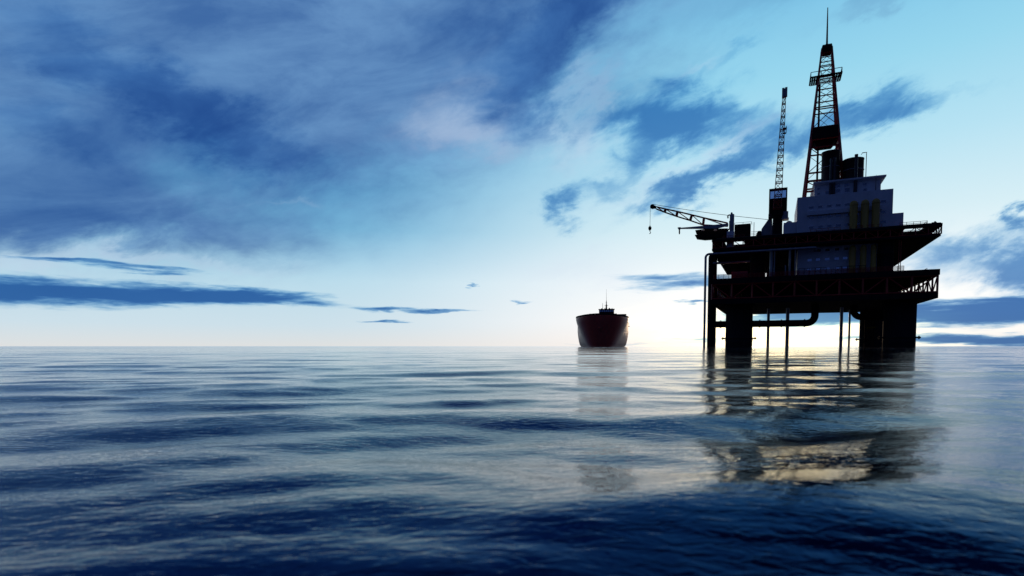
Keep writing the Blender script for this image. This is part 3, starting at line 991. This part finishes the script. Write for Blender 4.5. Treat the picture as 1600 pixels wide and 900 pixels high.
bp, bq = P2(1214.6, 326, y - 1.2), P2(1225.3, 152, y - 1.2)
boom = lattice_boom(CO, bp, bq, 3.1, 1.2, 17, (1, 0, 0)).build('boom', RED, CR2)
t0, t1 = P2(1225.8, 152.5, y - 1.2), P2(1226, 138, y - 1.2)
tip = MB(CO)
tip.box((t0.x - 1.0, y - 2.0, t0.z), (t0.x - 0.1, y - 0.4, t1.z)); tip.box((t0.x + 0.1, y - 2.0, t0.z + 0.3), (t0.x + 1.05, y - 0.4, t1.z + 0.1)); tip.box((t0.x - 0.1, y - 1.8, t0.z + 0.4), (t0.x + 0.1, y - 0.6, t1.z - 0.3))
tip.build('boom_tip', GREY, CR2)
q0, q1 = P2(1222.5, 209, y - 1.2), P2(1228.5, 200, y - 1.2)
mp_ = MB(CO)
mp_.box((q0.x, y - 2, q0.z), (q1.x, y - 0.4, q0.z + 0.15)); mp_.box((q0.x, y - 2, q1.z - 0.5), (q1.x + 0.2, y - 0.4, q1.z)); mp_.beam((q1.x, y - 1.2, q0.z), (q1.x, y - 1.2, q1.z + 0.9), 0.18); mp_.beam((q0.x + 0.5, y - 1.9, q0.z), (q0.x + 0.5, y - 1.9, q1.z), 0.15)
mp_.build('boom_platform', STEEL, CR2)
# sloping hatch house left of the pedestal
hx = [F(u, v, 11) for u, v in ((1187, 362), (1190, 357.5), (1200.5, 342.5), (1206.5, 342), (1208, 362))]
MB().prism([(hx[0][0], U_TOP), hx[1], hx[2], hx[3], (hx[4][0], U_TOP)], 11, 17).build('hatch_house', GREY, RIG)
hx = [F(u, v, 9) for u, v in ((1178, 366), (1184, 361), (1189, 360.3), (1191, 364))]
MB().prism([(hx[0][0], U_TOP), hx[1], hx[2], (hx[3][0], U_TOP)], 9, 12).build('winch_cover', BLACK, RIG)

# ------------------------------------------------------------------ crane with the lowered boom
y = 5.0
kx, kz = F(1143, 371, y)
CO = (kx, y, U_TOP)
CR1 = thing('crane', 'deck crane at the platform end with its lattice boom stretched out low, hook hanging', 'crane', CO, 'cranes on the platform')
pb_ = MB(CO)
x0, x1 = Fx(1136, 366, y), Fx(1147, 366, y)
pb_.box((x0, y - 1.4, U_PT + 0.6), (x1, y + 1.4, Fzv(1141, 362, y)))
pb_.build('pedestal', WHITE, CR1)
xk = Fx(1143.6, 350, y); rk = rad(1140, 1147, 350, y)
zk0, zk1 = Fzv(1143, 362, y), Fzv(1143, 334.5, y)
kp = MB(CO).lathe((xk, y, zk0), [(rk, 0), (rk, zk1 - zk0 - 0.2), (rk * 0.6, zk1 - zk0)], 20)
kp.lathe((xk - 0.2, y, zk1), [(0.35, -0.1), (0.45, 0.3), (0.3, 0.7), (0.05, 0.8)], 12)
kp.build('kingpost', GREY, CR1)
ck = MB(CO)
c0_, c1_ = P2(1137.5, 341, y), P2(1138.5, 360, y)
ck.path([c0_, P2(1137.2, 337.5, y), P2(1139, 336, y), P2(1141, 336, y)], 0.3, 8)
ck.path([P2(1140.5, 345, y), P2(1140.2, 357, y), P2(1136.5, 360.5, y)], 0.32, 8)
ck.build('hydraulic_arm', STEEL, CR1)
mh = MB(CO)
mx0, mx1 = Fx(1147.5, 360, y + 1.8), Fx(1172.5, 360, y + 1.8)
mz1 = Fzv(1160, 350, y + 1.8)
mh.box((mx0, y + 1.8, U_TOP + 0.4), (mx1, y + 6, mz1))
for i in range(5):
    z = U_TOP + 0.8 + i * (mz1 - U_TOP - 0.8) / 5
    mh.box((mx0 + 0.2, y + 1.66, z), (mx1 - 0.2, y + 1.8, z + 0.18))
mh.build('machinery_house', BLACK, CR1)
railing([(mx0, y + 1.9, mz1), (mx1 + 0.4, y + 1.9, mz1), (mx1 + 0.4, y + 5.5, mz1)], 0.7, 2, (1.0,), 0.1, CO).build('railing', GREY, CR1)
cg = MB(CO)
for i in range(5):
    z = U_TOP + 0.7 + i * 0.65
    cg.path([(mx1 + 0.3, y + 2.2, z), (mx1 + 1.6 + i * 0.25, y + 2.2, z), (mx1 + 1.8 + i * 0.25, y + 4.4, z)], 0.08, 6)
cg.tube((mx1 + 1.4, y + 2.2, U_TOP), (mx1 + 1.4, y + 2.2, mz1 + 0.4), 0.12)
cg.build('cage_ladder', GREY, CR1)
# boom: two trapezoid side frames, joined
pA, pB = P2(1137, 350.0, y), P2(1023, 324.3, y)
bm_ = MB(CO)
top = [P2(u, v, y) for u, v in ((1137, 348.6), (1100, 340.5), (1081, 335.8), (1058.5, 330.5), (1040, 326.6), (1026, 323.3))]
bot = [P2(u, v, y) for u, v in ((1137, 353.5), (1098.5, 351.5), (1078.5, 344.5), (1057, 338), (1038.5, 331.6), (1025, 326.4))]
off = [Vector((0, s, 0)) for s in (-0.9, 0.9)]
for o_ in off:
    for k in range(5):
        bm_.beam(top[k] + o_, top[k + 1] + o_, 0.26); bm_.beam(bot[k] + o_, bot[k + 1] + o_, 0.26)
        if k:
            bm_.beam(top[k] + o_, bot[k] + o_, 0.62)
        bm_.beam(top[k + 1] + o_, bot[k] + o_, 0.17) if k % 1 == 0 else None
for k in range(6):
    bm_.beam(top[k] + off[0], top[k] + off[1], 0.22); bm_.beam(bot[k] + off[0], bot[k] + off[1], 0.22)
    if k < 5:
        bm_.beam(top[k] + off[0], top[k + 1] + off[1], 0.12)
bm_.build('boom', RED, CR1)
sh = MB(CO)
s0 = P2(1019.5, 322.8, y)
sh.tube(s0 + Vector((0, -0.55, 0)), s0 + Vector((0, 0.55, 0)), 1.02, n=24)
sh.tube(s0 + Vector((0, -0.8, 0)), s0 + Vector((0, 0.8, 0)), 0.35, n=16)
sh.box((s0.x + 0.4, y - 0.9, s0.z - 0.9), (s0.x + 1.6, y + 0.9, s0.z + 0.1))
sh.build('boom_sheave', STEEL, CR1)
hl = P2(1016.1, 324, y); hk = P2(1015.6, 354, y)
MB(CO).tube(hl, hk, 0.09, n=6).build('hoist_cable', GREY, CR1)
hb_ = MB(CO)
hk = P2(1015.5, 356.5, y)
hb_.lathe((hk.x, y, hk.z - 0.9), [(0.2, -0.2), (0.6, 0.2), (0.78, 0.9), (0.6, 1.5), (0.3, 1.7), (0.2, 2.1)], 14)
hb_.path([(hk.x, y, hk.z - 1.0), (hk.x + 0.05, y, hk.z - 1.6), (hk.x + 0.35, y, hk.z - 2.0), (hk.x + 0.2, y, hk.z - 2.45), (hk.x - 0.25, y, hk.z - 2.5)], 0.16, 8)
hb_.build('hook', BLACK, CR1)
# lower jib with its own small hook
jb = MB(CO)
j = [P2(u, v, y - 1.5) for u, v in ((1059.5, 356.4), (1080, 354.8), (1100, 353), (1138, 349.5))]
jl = [P2(u, v, y - 1.5) for u, v in ((1059.5, 357.6), (1081, 357.5), (1100, 357.4), (1120, 357.2), (1138, 352.5))]
jb.prism([(p.x, p.z) for p in j] + [(p.x, p.z) for p in jl[::-1]], y - 2.1, y - 0.9)
jb.build('jib', GREY, CR1)
jh = MB(CO)
a_ = P2(1061.6, 355.2, y - 1.5); b_ = P2(1061.6, 366, y - 1.5)
jh.tube(a_, a_.lerp(b_, 0.35), 0.42, n=10); jh.tube(a_.lerp(b_, 0.35), a_.lerp(b_, 0.72), 0.30, n=10); jh.tube(a_.lerp(b_, 0.72), b_, 0.36, 0.2, n=10)
jh.tube(P2(1059, 356.3, y - 1.5), P2(1063.5, 355.8, y - 1.5), 0.3, n=8)
jh.build('jib_hook', STEEL, CR1)
# luffing cable back to the other crane's winch, hanging slightly
cA, cB = P2(1021, 319.4, y), P2(1201, 343.2, 8.4)
MB(CO).path([cA.lerp(cB, t) - Vector((0, 0, 0.5 * math.sin(math.pi * t))) for t in [i / 12 for i in range(13)]], 0.10, 6).build('luffing_cable', STEEL, CR1)

# ------------------------------------------------------------------ boat-shaped pod below the jib
y = 6.0
lbp = [F(u, v, y) for u, v in ((1085.5, 359), (1087, 365.5), (1086, 368), (1088.5, 373.5), (1100, 375), (1113, 374.2), (1137, 371), (1139, 357))]
ox = sum(p[0] for p in lbp) / len(lbp); oz = min(p[1] for p in lbp)
o = (ox, y + 1.6, oz)
LBE = thing('lifeboat', 'dark boat-shaped lifeboat overhanging the left deck end below the lowered crane boom', 'lifeboat', o)
hullp = [F(u, v, y) for u, v in ((1085.2, 367), (1088.5, 373.3), (1101, 374.9), (1114, 374), (1138, 371.4), (1138, 364.5), (1100, 367))]
hu = MB(o)
ring = []
for s, sc in ((-1.0, 0.55), (-0.8, 0.9), (0, 1.0), (0.8, 0.9), (1.0, 0.55)):
    cxh = sum(p[0] for p in hullp) / len(hullp); czh = max(p[1] for p in hullp)
    ring.append([(cxh + (p[0] - cxh) * (0.9 + 0.1 * sc), y + 1.6 + s * 1.9, czh + (p[1] - czh) * sc) for p in hullp])
n = len(hullp)
vs = [p for r_ in ring for p in r_]
hu.add(vs, [(i * n + k, i * n + (k + 1) % n, (i + 1) * n + (k + 1) % n, (i + 1) * n + k) for i in range(4) for k in range(n)] + [list(range(n))[::-1], list(range(4 * n, 5 * n))])
hu.build('hull', BLACK, LBE)
cvp = [F(u, v, y) for u, v in ((1088, 365.5), (1086, 359.5), (1100, 357.6), (1137, 356.5), (1138, 364.3), (1100, 366.5))]
MB(o).prism(cvp, y + 0.2, y + 3.0).build('canopy', BLACK, LBE)
for u in (1098, 1117.5):
    a_ = F(u, 358, y - 0.1)
    MB(o).box((a_[0] - 0.6, y + 0.05, a_[1] - 0.7), (a_[0] + 0.7, y + 0.2, a_[1])).build('lifting_lug', WHITE, LBE)

# ------------------------------------------------------------------ gear standing on the lower deck
y = 3.0
x0, x1 = Fx(1142.5, 430, y), Fx(1168, 430, y)
o = ((x0 + x1) / 2, y + 1.5, L_TOP)
zt = Fzv(1155, 424, y)
CT = thing('container', 'low dark red equipment container on the lower deck, left end', 'container', o)
MB(o).box((x0, y, L_TOP + 0.2), (x1, y + 3, zt)).build('body', RED, CT)
for x in (x0 + 0.3, x1 - 0.3):
    MB(o).box((x - 0.3, y - 0.08, L_TOP), (x + 0.3, y + 3.08, L_TOP + 0.19)).build('skid', STEEL, CT)
y = 5.6
for (u0, u1, vt, lab) in ((1198, 1222, 416, 'black dome-topped tank on the lower deck, next to the left pillar'), (1221, 1243, 414.5, 'black dome-topped tank on the lower deck, next to the white quarters wall')):
    r = rad(u0, u1, 425, y + 3)
    cx = Fx((u0 + u1) / 2, 425, y + r)
    o = (cx, y + r, L_TOP)
    h = Fzv((u0 + u1) / 2, vt, y + r) - L_TOP
    e = thing('tank', lab, 'tank', o, 'black tanks on the lower deck')
    MB(o).lathe(o, [(r, 0), (r, h * 0.55), (r * 0.93, h * 0.75), (r * 0.7, h * 0.92), (r * 0.3, h * 0.99), (0.05, h)], 28).build('shell', BLACK, e)
    MB(o).tube((cx, y + r, L_TOP + h - 0.05), (cx, y + r, L_TOP + h + 0.7), 0.4, n=12).build('hatch', STEEL, e)

# ------------------------------------------------------------------ the ship
SD = 505.0
bow = Vector((ray(938, 541).x / ray(938, 541).y * SD, SD, 0))
aft = Vector((ray(947.5, 541).x / ray(947.5, 541).y * 690, 690, 0))
dirv = (aft - bow).normalized()
ang = math.atan2(dirv.y, dirv.x) - math.pi / 2
SHIP = bpy.data.objects.new('ship', None)
COL.objects.link(SHIP)
SHIP.location = bow
SHIP.rotation_euler = (0, 0, ang)
SHIP['label'] = 'red hulled cargo ship seen bow on, sailing on the horizon'
SHIP['category'] = 'ship'
L, Bm = 215.0, 49.0
stations = [0, 0.6, 1.6, 3, 5, 8, 12, 17, 23, 30, 40, 60, 100, 150, 190, 205, 215]
levs = [-6, -2, 0, 2, 4, 7, 10, 14, 18, 22, 25, 27]
rows = []
for s in stations:
    row = []
    for k, zl in enumerate(levs):
        f = max(0.0, min(1.0, zl / 27.0))
        rake = 7.0 * (1 - f) ** 1.3              # the stem rakes aft towards the water
        run = 52 - 12 * f
        t = max(0.0, min(1.0, (s - rake) / run))
        full = (1 - (1 - t) ** 2.0) ** 0.52 if t > 0 else 0.0
        w = Bm / 2 * full * (0.64 + 0.36 * min(1, f * 1.1) ** 0.75 if s < 60 else 0.86 + 0.14 * min(1, f * 2) ** 0.5)
        if s > 185:
            w *= 1 - 0.25 * ((s - 185) / 30) ** 2
        sheer = 1.3 * max(0, 1 - s / 30) ** 2 * f
        row.append((w, max(s, rake if t == 0 else s), zl + sheer))
    rows.append(row)
hu = MB()
nl = len(levs)
vs = []
for row in rows:
    for (w, s, z) in row:
        vs.append((w, s, z))
    for (w, s, z) in row:
        vs.append((-w, s, z))
fs = []
for i in range(len(rows) - 1):
    a, b = i * 2 * nl, (i + 1) * 2 * nl
    for k in range(nl - 1):
        fs.append((a + k, b + k, b + k + 1, a + k + 1))
        fs.append((a + nl + k, a + nl + k + 1, b + nl + k + 1, b + nl + k))
    fs.append((a + nl - 1, b + nl - 1, b + 2 * nl - 1, a + 2 * nl - 1))
b = (len(rows) - 1) * 2 * nl
fs += [(b + k, b + nl + k, b + nl + k + 1, b + k + 1) for k in range(nl - 1)]
hu.add(vs, fs, True)
hull = hu.build('hull', HULL, SHIP)
import bmesh
bm = bmesh.new(); bm.from_mesh(hull.data)
bmesh.ops.remove_doubles(bm, verts=bm.verts, dist=0.02)
bmesh.ops.dissolve_degenerate(bm, edges=bm.edges, dist=0.01)
bmesh.ops.recalc_face_normals(bm, faces=bm.faces)
bm.to_mesh(hull.data); bm.free()
hull.data.set_sharp_from_angle(angle=R(50))
bw = MB()
deckline = [(row[-1][0], row[-1][1], row[-1][2]) for row in rows]
for sgn in (1, -1):
    for p, q in zip(deckline[:12], deckline[1:13]):
        a_, b_ = Vector((p[0] * sgn, p[1], p[2] + 0.1)), Vector((q[0] * sgn, q[1], q[2] + 0.1))
        if (b_ - a_).length > 0.05:
            bw.beam(a_, b_, 0.5)
            bw.add([a_, b_, b_ + Vector((0, 0, 1.0)), a_ + Vector((0, 0, 1.0)), a_ + Vector((-0.15 * sgn, 0.15, 0)), b_ + Vector((-0.15 * sgn, 0.15, 0)), b_ + Vector((-0.15 * sgn, 0.15, 1)), a_ + Vector((-0.15 * sgn, 0.15, 1))],
                   [(0, 1, 2, 3), (4, 7, 6, 5), (3, 2, 6, 7), (0, 4, 5, 1), (0, 3, 7, 4), (1, 5, 6, 2)])
bw.build('bulwark', BLACK, SHIP)
fc = MB()
fc.box((-15, 22, 27.6), (15, 40, 29.3)).box((-11, 24, 29.3), (-7, 30, 30.4)).box((5, 24, 29.3), (9, 30, 30.6))
fc.build('deck_gear', STEEL, SHIP)
SA = 178
dh = MB().box((-14, SA + 3, 27.2), (14, SA + 25, 36.8)).build('deckhouse', STEEL, SHIP)
bwg = MB()
bwg.box((-23, SA + 1, 36.8), (23, SA + 8, 38.2)); bwg.box((-14, SA + 1, 38.2), (12, SA + 8, 38.9))
for s in (-1, 1):
    bwg.prism([(s * 23, 36.8), (s * 14.2, 36.8), (s * 14.2, 33)], SA + 3.2, SA + 6)
bwg.build('bridge_wing', BLACK, SHIP)
br = MB().box((-8.7, SA, 38.9), (8.7, SA + 12, 43.6)).box((-9.3, SA - 0.5, 43.6), (9.3, SA + 12.5, 44.3)).build('bridge', STEEL, SHIP)
for i in range(7):
    x = -7.2 + i * 2.4
    MB().box((x - 0.85, SA - 0.12, 41), (x + 0.85, SA - 0.003, 42.8)).build('window', PANE, br)
for x, w, h in ((-5.5, 1.0, 1.0), (-2, 0.6, 1.2), (3.2, 0.9, 1.4), (6.5, 0.5, 1.1), (5.2, 0.5, 0.7), (8.6, 0.3, 0.8)):
    MB().lathe((x, SA + 4, 44.3), [(w, 0), (w, h * 0.6), (w * 0.6, h), (0.05, h)], 12).build('roof_gear', STEEL, SHIP)
ms = MB()
ms.tube((-0.3, SA + 5, 44.3), (-0.3, SA + 5, 49.5), 1.0, 0.75, n=12).tube((-0.3, SA + 5, 49.5), (-0.3, SA + 5, 54.5), 0.6, 0.3, n=10).tube((-0.3, SA + 5, 54.5), (-0.5, SA + 5, 68), 0.16, 0.07, n=8)
ms.box((-2.4, SA + 4.5, 48.6), (1.8, SA + 5.5, 48.95)).box((-1.3, SA + 4.6, 52), (0.7, SA + 5.4, 52.2))
ms.build('mast', STEEL, SHIP)
MB().tube((-4.6, SA + 3, 44.3), (-4.6, SA + 3, 51.5), 0.25, 0.16, n=8).build('signal_pole', STEEL, SHIP)
an = MB()
aw = rows[10][9][0]
an.path([(aw + 0.2, 40, 23), (aw + 0.7, 40, 22), (aw + 0.9, 40, 19.5)], 0.18, 6)
an.path([(aw + 0.3, 39.4, 19.3), (aw + 0.9, 40, 18.6), (aw + 1.5, 40.6, 19.3)], 0.28, 6)
an.build('anchor', BLACK, SHIP)
